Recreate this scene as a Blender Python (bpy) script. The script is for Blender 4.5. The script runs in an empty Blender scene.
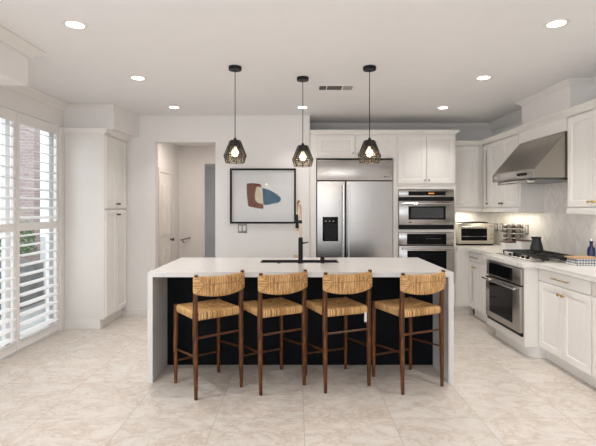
import bpy, bmesh, math, random
from mathutils import Vector, Matrix
random.seed(7)
PI = math.pi
S = bpy.context.scene
COL = S.collection

# ---------------------------------------------------------------- camera
F = 440.0
cam_d = bpy.data.cameras.new('camera')
cam = bpy.data.objects.new('camera', cam_d); COL.objects.link(cam)
cam.location = (0, 0, 1.464); cam.rotation_euler = (PI/2, 0, 0)
cam_d.sensor_width = 36; cam_d.lens = F/596*36
cam_d.shift_x = 2/596; cam_d.shift_y = -16/596
cam_d.clip_start = .05; cam_d.clip_end = 200
S.camera = cam
# ---------------------------------------------------------------- colour management, world, lights
S.view_settings.view_transform = 'Standard'
S.view_settings.look = 'None'
S.view_settings.gamma = 1
S.view_settings.use_curve_mapping = False
S.view_settings.exposure = -0.66
W = bpy.data.worlds.new('sky'); S.world = W; W.use_nodes = True
bg = W.node_tree.nodes['Background']
bg.inputs[0].default_value = (.88, .94, 1, 1); bg.inputs[1].default_value = 2.9

def area(name, loc, size, energy, color, rot=(0, 0, 0), sy=None, disk=False, spread=PI):
    d = bpy.data.lights.new(name, 'AREA'); d.energy = energy; d.color = color; d.size = size; d.spread = spread
    if disk: d.shape = 'DISK'
    elif sy: d.shape = 'RECTANGLE'; d.size_y = sy
    o = bpy.data.objects.new(name, d); COL.objects.link(o); o.location = loc; o.rotation_euler = rot
    return o
WARM = (1, .955, .915)
# daylight of the great room's windows behind the viewer, and of the sliding door, plus an added fill on the left
area('rear_window_light', (-.1, -3.9, 1.75), 4.2, 96, (.91, .955, 1), (PI/2+math.radians(52), 0, 0), 1.7)
area('door_daylight', (-3.9, 4.3, 1.7), 2.6, 52, (.84, .92, 1), (0, -PI/2, 0), 2.6)
area('left_fill_light', (-2.80, -.1, 1.25), 2.2, 70, (.95, .97, 1), (0, -PI/2, 0), 2.3)  # unseen fill added at the left wall to brighten the right-hand cabinets
# the ceiling's own downlights (seen ones and the two rows behind the viewer)
DL = [(-1.496, 2.98), (-1.513, 4.21), (-1.508, 5.44), (.08, 5.45), (1.826, 5.47), (1.79, 4.2), (1.753, 2.96)]
for x, y in DL + [(-1.5, 1.7), (1.77, 1.7), (-1.5, 0), (1.77, 0), (-1.5, -1.8), (1.77, -1.8), (.1, .6)]:
    area('downlight_lamp', (x, y, 2.692), .10, 9.5 if y < 5 else 5.2, WARM, disk=True, spread=math.radians(100))
area('undercabinet_lamp', (2.73, 5.65, 1.392), .12, 4.4, (1, .93, .76), sy=.8)
area('undercabinet_lamp', (2.40, 6.40, 1.392), .36, 3.6, (1, .93, .76), sy=.12)
area('undercabinet_lamp', (2.73, 3.75, 1.392), .12, 2.6, (1, .95, .86), sy=.8)  # added fill under the near cabinet, brightens the right end of the splash
area('hall_fill_lamp', (-1.55, 7.0, 2.56), .3, 17, (1, .87, .76), disk=True)  # unseen lamp, added so the hall is not dark
area('far_room_fill', (-.6, 9.2, 1.6), 1.2, 13, (1, .98, .96), (0, PI/2, 0), 1.6)  # added fill inside the windowless far room, lightens the strip beyond the hall

# ---------------------------------------------------------------- materials
def srgb(r, g, b):
    f = lambda c: (c/255/12.92) if c/255 <= .04045 else ((c/255+.055)/1.055)**2.4
    return (f(r), f(g), f(b), 1)
class NT:
    def __init__(s, name):
        s.m = bpy.data.materials.new(name); s.m.use_nodes = True; s.t = s.m.node_tree
        s.bsdf = s.t.nodes['Principled BSDF']; s.out = s.t.nodes['Material Output']
        s.tc = s.n('ShaderNodeTexCoord')
    def n(s, typ, **kw):
        x = s.t.nodes.new(typ)
        for k, v in kw.items(): setattr(x, k, v)
        return x
    def put(s, sock, v):
        if isinstance(v, bpy.types.NodeSocket): s.t.links.new(v, sock)
        elif v is not None: sock.default_value = v
    def math(s, op, a, b=None, c=None):
        x = s.n('ShaderNodeMath', operation=op); s.put(x.inputs[0], a); s.put(x.inputs[1], b)
        if c is not None: s.put(x.inputs[2], c)
        return x.outputs[0]
    def mapping(s, scale, coord='Object', rot=(0, 0, 0)):
        x = s.n('ShaderNodeMapping'); s.put(x.inputs[0], s.tc.outputs[coord]); x.inputs['Scale'].default_value = scale; x.inputs['Rotation'].default_value = rot
        return x.outputs[0]
    def noise(s, vec, scale, detail=2, rough=.5, dist=0):
        x = s.n('ShaderNodeTexNoise'); s.put(x.inputs['Vector'], vec); x.inputs['Scale'].default_value = scale
        x.inputs['Detail'].default_value = detail; x.inputs['Roughness'].default_value = rough; x.inputs['Distortion'].default_value = dist
        return x.outputs[0]
    def ramp(s, fac, stops):
        x = s.n('ShaderNodeValToRGB'); s.put(x.inputs[0], fac); e = x.color_ramp.elements
        while len(e) < len(stops): e.new(.5)
        for i, (p, c) in enumerate(stops): e[i].position = p; e[i].color = c
        return x.outputs[0]
    def mix(s, fac, a, b, mode='MIX'):
        x = s.n('ShaderNodeMix', data_type='RGBA', blend_type=mode); s.put(x.inputs[0], fac); s.put(x.inputs[6], a); s.put(x.inputs[7], b)
        return x.outputs[2]
    def bump(s, h, strength=.2, dist=.002):
        x = s.n('ShaderNodeBump'); s.put(x.inputs['Height'], h); x.inputs['Strength'].default_value = strength; x.inputs['Distance'].default_value = dist
        s.put(s.bsdf.inputs['Normal'], x.outputs[0])
    def set(s, **kw):
        for k, v in kw.items(): s.put(s.bsdf.inputs[k.replace('_', ' ')], v)
    def xyz(s, coord='Object'):
        x = s.n('ShaderNodeSeparateXYZ'); s.put(x.inputs[0], s.tc.outputs[coord]); return x.outputs
def k(c, f): return (min(c[0]*f, 1), min(c[1]*f, 1), min(c[2]*f, 1), 1)
def mat(name, c, rough=.5, metal=0, var=.03, scale=6, bump=0, bscale=60, stretch=(1, 1, 1), **kw):
    a = NT(name); v = a.mapping(stretch)
    a.set(Base_Color=a.ramp(a.noise(v, scale, 3), [(.3, k(c, 1-var)), (.7, k(c, 1+var))]), Roughness=rough, Metallic=metal, **kw)
    if bump: a.bump(a.noise(v, bscale, 3), bump)
    return a.m
def glow(name, c, strength):
    a = NT(name); a.set(Base_Color=c, Emission_Color=c, Emission_Strength=strength); return a.m

WALL = mat('wall_paint', (.83, .81, .795, 1), .7, bump=.05, bscale=220, var=.01)
CEIL = mat('ceiling_paint', (.85, .845, .85, 1), .8, bump=.05, bscale=200, var=.01)
TRIM = mat('trim_paint', (.81, .785, .76, 1), .45, var=.01)
CAB = mat('cabinet_paint', (.86, .835, .80, 1), .38, var=.012, bump=.02, bscale=90)
SHUT = mat('shutter_paint', (.84, .82, .80, 1), .4, var=.01)
STEEL = mat('brushed_steel', (.46, .44, .425, 1), .27, 1, var=.06, scale=3, stretch=(1, 1, 60), bump=.03, bscale=8)
STEELV = mat('satin_steel', (.60, .585, .57, 1), .2, 1, var=.04, scale=4)
HOODST = mat('hood_steel', (.36, .33, .29, 1), .26, 1, var=.05, scale=2, stretch=(40, 1, 40))
BLACK = mat('black_metal', (.008, .008, .009, 1), .4, 0, var=.1, Specular_IOR_Level=.2)
GLASSBLK = mat('black_glass', (.006, .006, .007, 1), .06, 0, var=.1, Specular_IOR_Level=.12)
IRON = mat('cast_iron', (.015, .015, .016, 1), .5, .2, var=.2, bump=.15)
BRASS = mat('brass', (.62, .43, .16, 1), .25, 1, var=.05)
BRONZE = mat('dark_bronze', (.16, .12, .08, 1), .35, .8, var=.1)
PLATE = mat('white_plastic', (.75, .74, .72, 1), .35, var=.01)
GREYPL = mat('grey_plate', (.33, .31, .29, 1), .35, .5, var=.02)
NAVY = mat('island_navy_paint', (.003, .004, .006, 1), .6, var=.08, Specular_IOR_Level=.12)
COPPER = mat('pale_gold', (.50, .36, .24, 1), .28, 1, var=.03)
SINKM = mat('sink_composite', (.01, .01, .011, 1), .5, var=.1)
LENS = glow('lamp_lens', (1, .95, .88, 1), 9)
BULB = glow('bulb_filament', (1, .86, .66, 1), 16)
CLAY = mat('charcoal_ceramic', (.016, .016, .018, 1), .38, var=.2)
BLUE = mat('cobalt_glass', (.002, .012, .08, 1), .12, var=.1)
LIDW = mat('dark_wood_lid', (.07, .025, .015, 1), .4, var=.2)
GREEN = mat('leaf_green', (.10, .22, .06, 1), .6, var=.35, scale=20)

def m_floor():
    a = NT('travertine_tile'); x, y, z = a.xyz(); v = a.mapping((1, 1, 1))
    T = .61
    fx = a.math('FRACT', a.math('DIVIDE', a.math('ADD', x, 10*T + 1.776 % T), T)); fy = a.math('FRACT', a.math('DIVIDE', a.math('ADD', y, 10*T), T))
    ex = a.math('MINIMUM', fx, a.math('SUBTRACT', 1, fx)); ey = a.math('MINIMUM', fy, a.math('SUBTRACT', 1, fy))
    g = a.math('LESS_THAN', a.math('MINIMUM', ex, ey), .005)
    cell = a.n('ShaderNodeTexWhiteNoise'); cv = a.n('ShaderNodeCombineXYZ')
    a.put(cv.inputs[0], a.math('FLOOR', a.math('DIVIDE', a.math('ADD', x, 10*T + 1.776 % T), T))); a.put(cv.inputs[1], a.math('FLOOR', a.math('DIVIDE', a.math('ADD', y, 10*T), T)))
    a.put(cell.inputs['Vector'], cv.outputs[0])
    off = a.n('ShaderNodeVectorMath', operation='SCALE'); a.put(off.inputs[0], cell.outputs['Color']); off.inputs['Scale'].default_value = 7
    add = a.n('ShaderNodeVectorMath', operation='ADD'); a.put(add.inputs[0], a.mapping((1, 1.5, 1), rot=(0, 0, .5))); a.put(add.inputs[1], off.outputs[0])
    n1 = a.noise(add.outputs[0], 2.4, 10, .78, .6); n2 = a.noise(add.outputs[0], 9, 8, .75, .8)
    base = a.ramp(n1, [(.30, (.72, .68, .63, 1)), (.455, (.70, .65, .595, 1)), (.495, (.54, .43, .34, 1)), (.53, (.70, .64, .58, 1)), (.72, (.78, .745, .70, 1))])
    c = a.mix(.38, base, a.ramp(n2, [(.36, (.48, .42, .36, 1)), (.55, (.74, .70, .655, 1))]))
    tone = a.math('MULTIPLY_ADD', cell.outputs['Value'], .08, .93)
    tc = a.n('ShaderNodeCombineColor'); [a.put(tc.inputs[i], tone) for i in range(3)]
    c = a.mix(1, c, tc.outputs[0], 'MULTIPLY')
    c = a.mix(a.math('MULTIPLY', g, .55), c, (.38, .33, .28, 1))
    a.set(Base_Color=c, Roughness=a.math('MULTIPLY_ADD', n2, .25, .22)); a.bump(a.math('SUBTRACT', n2, a.math('MULTIPLY', g, 2)), .08)
    return a.m
FLOOR = m_floor()
def m_quartz(name, c, vein, amt):
    a = NT(name); n = a.noise(a.mapping((1, 1, 1)), 1.6, 6, .6, 2.2)
    band = a.math('LESS_THAN', a.math('ABSOLUTE', a.math('SUBTRACT', n, .5)), .006)
    soft = a.noise(a.mapping((1, 1, 1)), 5, 5, .6)
    a.set(Base_Color=a.mix(a.math('MULTIPLY', band, amt), a.ramp(soft, [(.3, k(c, .965)), (.7, c)]), vein), Roughness=.22)
    return a.m
QUARTZ = m_quartz('island_quartz', (.74, .725, .715, 1), (.5, .48, .47, 1), .15)
QUARTZ2 = m_quartz('counter_quartz', (.82, .80, .765, 1), (.5, .46, .42, 1), .3)
def m_splash(name, ax):
    a = NT(name); c = a.xyz(); u = c[ax]; z = c[2]; P = .15; H = .05
    u2 = a.math('ADD', u, 20*P)
    t = a.math('ABSOLUTE', a.math('SUBTRACT', a.math('MULTIPLY', a.math('FRACT', a.math('DIVIDE', u2, P)), P), P/2))
    w = a.math('DIVIDE', a.math('ADD', a.math('ADD', z, t), 5), H)
    fw = a.math('FRACT', w); ln = a.math('LESS_THAN', fw, .07); e = a.math('LESS_THAN', a.math('MINIMUM', t, a.math('SUBTRACT', P/2, t)), .0018)
    g = a.math('MAXIMUM', ln, e)
    cell = a.n('ShaderNodeTexWhiteNoise'); cv = a.n('ShaderNodeCombineXYZ'); a.put(cv.inputs[0], a.math('FLOOR', w)); a.put(cv.inputs[1], a.math('FLOOR', a.math('DIVIDE', u2, P/2))); a.put(cell.inputs['Vector'], cv.outputs[0])
    col = a.ramp(cell.outputs['Value'], [(0, (.79, .75, .705, 1)), (1, (.89, .86, .825, 1))])
    col = a.mix(a.math('MULTIPLY', g, .6), col, (.88, .86, .83, 1))
    a.set(Base_Color=col, Roughness=.25); a.bump(a.math('SUBTRACT', 1, g), .3, .002)
    return a.m
SPLX = m_splash('marble_chevron_tile', 1); SPLY = m_splash('marble_chevron_tile_rear', 0)
def m_walnut():
    a = NT('walnut'); v = a.mapping((14, 14, 1.6)); n = a.noise(v, 4, 5, .6, 1)
    a.set(Base_Color=a.ramp(n, [(.3, (.022, .006, .002, 1)), (.52, (.095, .029, .006, 1)), (.75, (.27, .088, .017, 1))]), Roughness=.3, Specular_IOR_Level=.4); a.bump(n, .08)
    return a.m
WALNUT = m_walnut()
def m_rush(name, ax2, hw, hd):
    a = NT(name); c = a.xyz(); x = c[0]; y = c[ax2]
    dx = a.math('SUBTRACT', hw, a.math('ABSOLUTE', x)); dy = a.math('SUBTRACT', hd, a.math('ABSOLUTE', y))
    m = a.math('LESS_THAN', dx, dy)
    inv = a.math('SUBTRACT', 1, m)
    cc = a.math('ADD', a.math('MULTIPLY', m, y), a.math('MULTIPLY', inv, x)); oo = a.math('ADD', a.math('MULTIPLY', m, x), a.math('MULTIPLY', inv, y))
    cv = a.n('ShaderNodeCombineXYZ'); a.put(cv.inputs[0], a.math('MULTIPLY', cc, 95)); a.put(cv.inputs[1], a.math('MULTIPLY', oo, 9)); a.put(cv.inputs[2], m)
    n = a.noise(cv.outputs[0], 2.0, 4, .7)
    wn = a.n('ShaderNodeTexWhiteNoise'); wv = a.n('ShaderNodeCombineXYZ'); a.put(wv.inputs[0], a.math('FLOOR', a.math('MULTIPLY', cc, 150))); a.put(wv.inputs[1], a.math('FLOOR', a.math('ADD', a.math('MULTIPLY', oo, 9), a.math('MULTIPLY', n, 3)))); a.put(wv.inputs[2], m)
    a.put(wn.inputs['Vector'], wv.outputs[0])
    st = a.math('MULTIPLY_ADD', a.math('SINE', a.math('MULTIPLY', cc, 2*PI/.008)), .5, .5)
    col = a.ramp(a.math('ADD', a.math('MULTIPLY', n, .80), a.math('MULTIPLY', wn.outputs['Value'], .22)), [(.30, (.12, .045, .012, 1)), (.42, (.42, .20, .06, 1)), (.52, (.66, .37, .135, 1)), (.66, (.92, .62, .31, 1))])
    seam = a.math('LESS_THAN', a.math('ABSOLUTE', a.math('SUBTRACT', dx, dy)), .004)
    seam2 = a.math('MULTIPLY', inv, a.math('LESS_THAN', a.math('ABSOLUTE', y), .0035))
    sm = a.math('MAXIMUM', seam, seam2)
    col = a.mix(a.math('MULTIPLY', sm, .5), col, (.20, .095, .03, 1))
    a.set(Base_Color=col, Roughness=.55); a.bump(a.math('SUBTRACT', a.math('ADD', st, n), a.math('MULTIPLY', sm, .8)), .7, .004)
    return a.m
RUSH_SEAT = m_rush('woven_rush_seat', 1, .205, .205); RUSH_BACK = m_rush('woven_rush_back', 2, .222, .078)
def m_board():
    a = NT('maple_board'); n = a.noise(a.mapping((3, 30, 30)), 3, 4)
    a.set(Base_Color=a.ramp(n, [(.3, (.42, .24, .12, 1)), (.7, (.60, .40, .23, 1))]), Roughness=.45); return a.m
BOARD = m_board()
def m_gingham():
    a = NT('gingham_cotton'); c = a.xyz()
    f = lambda s_: a.math('LESS_THAN', a.math('FRACT', a.math('DIVIDE', a.math('ADD', s_, 5), .026)), .5)
    q = a.math('ADD', a.math('ADD', f(c[0]), f(c[1])), f(c[2]))
    a.set(Base_Color=a.ramp(a.math('DIVIDE', q, 3), [(.0, (.85, .85, .84, 1)), (.34, (.83, .83, .83, 1)), (.67, (.42, .44, .49, 1)), (1, (.05, .06, .10, 1))]), Roughness=.9)
    return a.m
GINGHAM = m_gingham()
def m_brick():
    a = NT('pale_red_brick'); b = a.n('ShaderNodeTexBrick'); a.put(b.inputs['Vector'], a.mapping((1, 1, 1), rot=(PI/2, 0, 0)))
    b.inputs['Color1'].default_value = (.46, .35, .33, 1); b.inputs['Color2'].default_value = (.56, .45, .42, 1); b.inputs['Mortar'].default_value = (.62, .58, .55, 1)
    b.inputs['Scale'].default_value = 4.5; a.set(Base_Color=b.outputs[0], Roughness=.9); return a.m
BRICK = m_brick()
SIDING = mat('pale_siding', (.72, .71, .70, 1), .8)
PAVE = mat('grey_paving', (.42, .42, .40, 1), .9, var=.15)
def m_glass(name='window_glass', refl=.03, tint=.95):
    a = NT(name); t = a.n('ShaderNodeBsdfTransparent'); g = a.n('ShaderNodeBsdfGlossy'); g.inputs['Roughness'].default_value = .02
    t.inputs[0].default_value = (tint, tint, tint, 1); m = a.n('ShaderNodeMixShader'); m.inputs[0].default_value = refl; a.put(m.inputs[1], t.outputs[0]); a.put(m.inputs[2], g.outputs[0]); a.put(a.out.inputs[0], m.outputs[0])
    return a.m
GLASS = m_glass(); GLASS_AR = m_glass('picture_glazing', .006, 1)
def m_smoke():
    a = NT('smoked_glass'); z = a.xyz()[2]; t = a.n('ShaderNodeBsdfTransparent'); g = a.n('ShaderNodeBsdfPrincipled')
    g.inputs['Base Color'].default_value = (.02, .018, .016, 1); g.inputs['Roughness'].default_value = .08
    t.inputs[0].default_value = (.86, .80, .72, 1)
    f = a.math('MULTIPLY_ADD', z, 1/.15, 1.30)          # z runs from 0 (top) to -.2 (rim): dense at the collar, clear below
    f = a.math('MINIMUM', a.math('MAXIMUM', f, .10), 1)
    m = a.n('ShaderNodeMixShader'); a.put(m.inputs[0], f); a.put(m.inputs[1], t.outputs[0]); a.put(m.inputs[2], g.outputs[0]); a.put(a.out.inputs[0], m.outputs[0])
    return a.m
SMOKE = m_smoke()

# ---------------------------------------------------------------- mesh helpers
def link(name, bm, m, parent=None, smooth=35, loc=None):
    me = bpy.data.meshes.new(name)
    bmesh.ops.recalc_face_normals(bm, faces=bm.faces)
    bm.to_mesh(me); bm.free()
    for mm in (m if isinstance(m, (list, tuple)) else [m]): me.materials.append(mm)
    if smooth:
        for p in me.polygons: p.use_smooth = True
        me.set_sharp_from_angle(angle=math.radians(smooth))
    o = bpy.data.objects.new(name, me); COL.objects.link(o)
    if parent: o.parent = parent
    if loc: o.location = loc
    return o
def thing(name, label, cat, loc=(0, 0, 0), rz=0, group=None):
    o = bpy.data.objects.new(name, None); COL.objects.link(o); o.empty_display_size = .1
    o.location = loc; o.rotation_euler = (0, 0, rz); o['label'] = label; o['category'] = cat
    if group: o['group'] = group
    return o
def tag(o, label, cat, group=None):
    o['label'] = label; o['category'] = cat
    if group: o['group'] = group
    return o
def struct(o, label=None):
    o['kind'] = 'structure'
    if label: o['label'] = label
    return o
def N(): return bmesh.new()
def box(bm, x0, y0, z0, x1, y1, z1, bev=0):
    r = bmesh.ops.create_cube(bm, size=1)
    for v in r['verts']: v.co = Vector(((x0+x1)/2 + v.co.x*(x1-x0), (y0+y1)/2 + v.co.y*(y1-y0), (z0+z1)/2 + v.co.z*(z1-z0)))
    if bev:
        es = {e for v in r['verts'] for e in v.link_edges}
        bmesh.ops.bevel(bm, geom=list(es), offset=bev, segments=2, affect='EDGES', profile=.5)
    return bm
def prism(bm, pts, z0, z1, axis='z'):
    def P(p, h):
        return {'z': (p[0], p[1], h), 'y': (p[0], h, p[1]), 'x': (h, p[0], p[1])}[axis]
    a = [bm.verts.new(P(p, z0)) for p in pts]; b = [bm.verts.new(P(p, z1)) for p in pts]
    bm.faces.new(a); bm.faces.new(b[::-1])
    for i in range(len(pts)):
        j = (i+1) % len(pts); bm.faces.new((a[i], a[j], b[j], b[i]))
    return bm
def lathe(bm, prof, c=(0, 0, 0), n=24, axis='z', cap=True):
    rings = []
    def P(r, h, t):
        x, y = r*math.cos(t), r*math.sin(t)
        v = {'z': (x, y, h), 'y': (x, h, y), 'x': (h, x, y)}[axis]
        return (c[0]+v[0], c[1]+v[1], c[2]+v[2])
    for r, h in prof: rings.append([bm.verts.new(P(max(r, 1e-5), h, 2*PI*i/n)) for i in range(n)])
    for a, b in zip(rings, rings[1:]):
        for i in range(n): bm.faces.new((a[i], a[(i+1) % n], b[(i+1) % n], b[i]))
    if cap: bm.faces.new(rings[0][::-1]); bm.faces.new(rings[-1])
    return bm
def tube(bm, pts, r, n=8, cap=True):
    pts = [Vector(p) for p in pts]; rs = r if isinstance(r, (list, tuple)) else [r]*len(pts)
    rings = []; up = None
    for i, p in enumerate(pts):
        d = (pts[min(i+1, len(pts)-1)] - pts[max(i-1, 0)]).normalized()
        if up is None: up = Vector((0, 0, 1)) if abs(d.z) < .9 else Vector((1, 0, 0))
        a = d.cross(up).normalized(); up = a.cross(d).normalized()
        rings.append([bm.verts.new(p + rs[i]*(math.cos(2*PI*(j+.5)/n)*a + math.sin(2*PI*(j+.5)/n)*up)) for j in range(n)])
    for a, b in zip(rings, rings[1:]):
        for j in range(n): bm.faces.new((a[j], a[(j+1) % n], b[(j+1) % n], b[j]))
    if cap: bm.faces.new(rings[0][::-1]); bm.faces.new(rings[-1])
    return bm
def rbox(bm, hx, hy, hz, r, cx=14, cy=14, cz=6, fn=None, c=(0, 0, 0)):
    """box of rounded edges, subdivided so that fn can bend it"""
    idx = {}
    def V(i, j, l):
        if (i, j, l) not in idx:
            p = Vector((-hx+2*hx*i/cx, -hy+2*hy*j/cy, -hz+2*hz*l/cz))
            q = Vector((max(-(hx-r), min(hx-r, p.x)), max(-(hy-r), min(hy-r, p.y)), max(-(hz-r), min(hz-r, p.z))))
            d = p-q
            if d.length > 1e-9: p = q + d.normalized()*r
            if fn: p = Vector(fn(p))
            idx[(i, j, l)] = bm.verts.new(p + Vector(c))
        return idx[(i, j, l)]
    for i in range(cx):
        for j in range(cy):
            for l in (0, cz): bm.faces.new((V(i, j, l), V(i+1, j, l), V(i+1, j+1, l), V(i, j+1, l)))
    for i in range(cx):
        for l in range(cz):
            for j in (0, cy): bm.faces.new((V(i, j, l), V(i+1, j, l), V(i+1, j, l+1), V(i, j, l+1)))
    for j in range(cy):
        for l in range(cz):
            for i in (0, cx): bm.faces.new((V(i, j, l), V(i, j+1, l), V(i, j+1, l+1), V(i, j, l+1)))
    return bm
def sweep(bm, path, prof):
    """sweep prof [(offset to the right of travel, z)] along a flat path with mitred corners"""
    P = [Vector((p[0], p[1])) for p in path]; rings = []
    for i, p in enumerate(P):
        def nrm(a, b): d = (b-a).normalized(); return Vector((d.y, -d.x))
        ns = []
        if i > 0: ns.append(nrm(P[i-1], p))
        if i < len(P)-1: ns.append(nrm(p, P[i+1]))
        if len(ns) == 2:
            m = (ns[0]+ns[1]).normalized(); m = m/max(m.dot(ns[0]), .2)
        else: m = ns[0]
        rings.append([bm.verts.new((p.x+m.x*o, p.y+m.y*o, z)) for o, z in prof])
    n = len(prof)
    for a, b in zip(rings, rings[1:]):
        for j in range(n): bm.faces.new((a[j], a[(j+1) % n], b[(j+1) % n], b[j]))
    bm.faces.new(rings[0]); bm.faces.new(rings[-1][::-1])
    return bm
def crown_prof(zt, h, p):
    return [(0, zt), (p, zt), (p, zt-.012), (p*.86, zt-.018), (p*.72, zt-h*.36), (p*.36, zt-h*.66), (p*.24, zt-h*.82), (p*.24, zt-h*.9), (p*.1, zt-h*.94), (p*.1, zt-h), (0, zt-h)]
def copy_tree(o, parent=None):
    c = o.copy(); COL.objects.link(c)
    if parent: c.parent = parent
    for ch in o.children: copy_tree(ch, c)
    return c

# ---------------------------------------------------------------- the room
XL, XR, YB, YW, YF, HC = -2.78, 2.92, 6.56, 5.94, -4.0, 2.70
struct(link('floor', box(N(), XL-.2, YF, -.1, XR+.2, 11, 0), FLOOR, smooth=0))
struct(link('ceiling', box(N(), XL-.1, YF-.1, HC, XR+.1, 6.7, HC+.1), CEIL, smooth=0))
# left wall with the sliding-door opening (Y 3.60..5.19, height 2.43)
OY0, OY1, OZ = 3.60, 5.20, 2.43
b = N(); box(b, XL-.15, YF, 0, XL, -1.25, HC); box(b, XL-.15, 1.05, 0, XL, OY0, HC); box(b, XL-.15, -1.25, 2.4, XL, 1.05, HC); box(b, XL-.15, OY1, 0, XL, YW+.12, HC); box(b, XL-.15, OY0, OZ, XL, OY1, HC)  # the out-of-view opening near the camera is added for the left fill
struct(link('wall_left', b, WALL, smooth=0))
b = N(); box(b, XL, YW, 0, -1.90, YW+.12, HC); box(b, -1.90, YW, 2.342, -1.089, YW+.12, HC); box(b, -1.089, YW, 0, .185, YW+.12, HC)
box(b, .065, YW+.12, 0, .185, YB, HC); box(b, .065, YB, 0, XR, YB+.12, HC)
struct(link('wall_back', b, WALL, smooth=0))
struct(link('wall_right', box(N(), XR, YF, 0, XR+.12, YB+.12, HC), WALL, smooth=0))
b = N(); box(b, XL, YF-.12, 0, XR, YF, .6); box(b, XL, YF-.12, 2.6, XR, YF, HC); box(b, XL, YF-.12, .6, -2.2, YF, 2.6); box(b, 2.0, YF-.12, .6, XR, YF, 2.6)
struct(link('wall_rear', b, mat('rear_wall_paint', (.55, .5, .45, 1), .8), smooth=0))
struct(link('wall_backsplash_right', box(N(), XR-.008, 2.6, .92, XR, YB-.008, 1.75), SPLX, smooth=0))
struct(link('wall_backsplash_back', box(N(), 2.17, YB-.008, .92, XR-.008, YB, 1.42), SPLY, smooth=0))
# hall behind the doorway
b = N(); box(b, -2.32, YW+.12, 0, -2.2, 8.26, HC); box(b, -.95, YW+.12, 0, -.83, 8.26, HC)
box(b, -2.2, 8.26, 0, -1.735, 8.38, HC); box(b, -1.735, 8.26, 2.28, -1.2, 8.38, HC); box(b, -1.2, 8.26, 0, -.95, 8.38, HC)
struct(link('wall_hall', b, WALL, smooth=0))
struct(link('ceiling_hall', box(N(), -2.32, YW+.12, 2.6, -.83, 8.38, 2.66), CEIL, smooth=0))
b = N(); box(b, -2.4, 10.6, 0, 0, 10.7, 2.5); box(b, -2.5, 8.38, 0, -2.4, 10.7, 2.5); box(b, 0, 8.38, 0, .1, 10.7, 2.5); box(b, -2.5, 8.38, 2.4, .1, 10.7, 2.5)
struct(link('wall_far_room', b, mat('pale_grey_paint', (.60, .60, .60, 1), .8), smooth=0))
# soffits
struct(link('wall_soffit', prism(N(), [(XL, 5.28), (-2.187, 5.28), (-2.118, YW), (XL, YW)], 2.402, HC), WALL, smooth=0))
struct(link('ceiling_soffit', box(N(), XL, .8, 2.41, -2.09, 3.43, HC), WALL, smooth=0))
struct(link('wall_chimney_box', box(N(), 2.655, 4.26, 2.385, XR, 5.17, HC), TRIM, smooth=0))
# crown moulding
P9 = crown_prof(HC-.001, .11, .09)
struct(link('trim_1', sweep(N(), [(XL, 5.28), (XL, 3.43)][::-1], crown_prof(HC-.001, .10, .065)), TRIM, smooth=0))
struct(link('trim_2', sweep(N(), [(-2.09, .8), (-2.09, 3.43), (XL, 3.43)], crown_prof(HC-.001, .075, .09)), TRIM, smooth=0))
struct(link('trim_3', sweep(N(), [(.185, YB), (XR, YB), (XR, 5.17)], P9), TRIM, smooth=0))
struct(link('trim_4', sweep(N(), [(XR, 5.17), (2.655, 5.17), (2.655, 4.26), (XR, 4.26)], crown_prof(HC-.001, .055, .05)), TRIM, smooth=0))
struct(link('trim_5', sweep(N(), [(XR, 4.26), (XR, 2.6)], P9), TRIM, smooth=0))
struct(link('trim_6', sweep(N(), [(XL, 5.28), (-2.187, 5.28)], crown_prof(HC-.001, .05, .02)), TRIM, smooth=0))
BP = [(0, 0), (.016, 0), (.016, .075), (.008, .09), (0, .09)]
struct(link('baseboard_back', sweep(N(), [(-2.27, YW), (-1.90, YW), (-1.90, YW+.12)], BP), TRIM, smooth=0))
struct(link('baseboard_back_middle', sweep(N(), [(-1.089, YW+.12), (-1.089, YW), (.185, YW)], BP), TRIM, smooth=0))
struct(link('baseboard_hall', sweep(N(), [(-2.2, 7.75), (-2.2, 8.26), (-1.735, 8.26)], BP), TRIM, smooth=0))

# ---------------------------------------------------------------- cabinet parts (local: width +x, front faces -y)
def door_mesh(w, h, t=.022, rail=.058):
    bm = N()
    def ring(i, y): return [bm.verts.new(p) for p in ((i, y, i), (w-i, y, i), (w-i, y, h-i), (i, y, h-i))]
    rs = [ring(0, 0), ring(0, -t+.003), ring(.003, -t), ring(rail-.006, -t), ring(rail, -t+.002), ring(rail+.004, -t+.010), ring(rail+.012, -t+.010), ring(rail+.04, -t+.002), ring(rail+.046, -t+.002)]
    for a, b_ in zip(rs, rs[1:]):
        for j in range(4): bm.faces.new((a[j], a[(j+1) % 4], b_[(j+1) % 4], b_[j]))
    bm.faces.new(rs[0]); bm.faces.new(rs[-1])
    return bm
def knob(parent, x, y, z, m=BRASS, r=.014):
    return link('knob', lathe(N(), [(.006, 0), (.005, -.014), (r, -.018), (r, -.026), (r*.7, -.03)], (x, y, z), 12, 'y'), m, parent)
def door(parent, x, z, w, h, y=0, kx=None, kz=None, m=BRASS, name='door'):
    d = link(name, door_mesh(w, h), CAB, parent, smooth=20, loc=(x, y, z))
    if kx is not None: knob(d, kx, -.022, kz, m)
    return d
def bar_handle(parent, x0, x1, z, y, m, r=.005):
    bm = tube(N(), [(x0, y-.03, z), (x1, y-.03, z)], r, 8)
    for x in (x0+.02, x1-.02): tube(bm, [(x, y, z), (x, y-.03, z)], r*.9, 6)
    return link('handle', bm, m, parent)
def drawer(parent, x, z, w, h, hm=BRASS, y=0, hw=.2):
    bm = box(N(), 0, -.022, 0, w, 0, h, .003)
    d = link('drawer', bm, CAB, parent, loc=(x, y, z))
    if hw: bar_handle(d, w/2-hw/2, w/2+hw/2, h/2, -.022, hm)
    return d

# ---- tall pantry on the left, doors face +X
t = thing('pantry_cabinet', 'tall white pantry cabinet with paneled doors between the shutters and the hall doorway', 'cabinet', (-2.30, 5.28, 0), PI/2)
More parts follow.
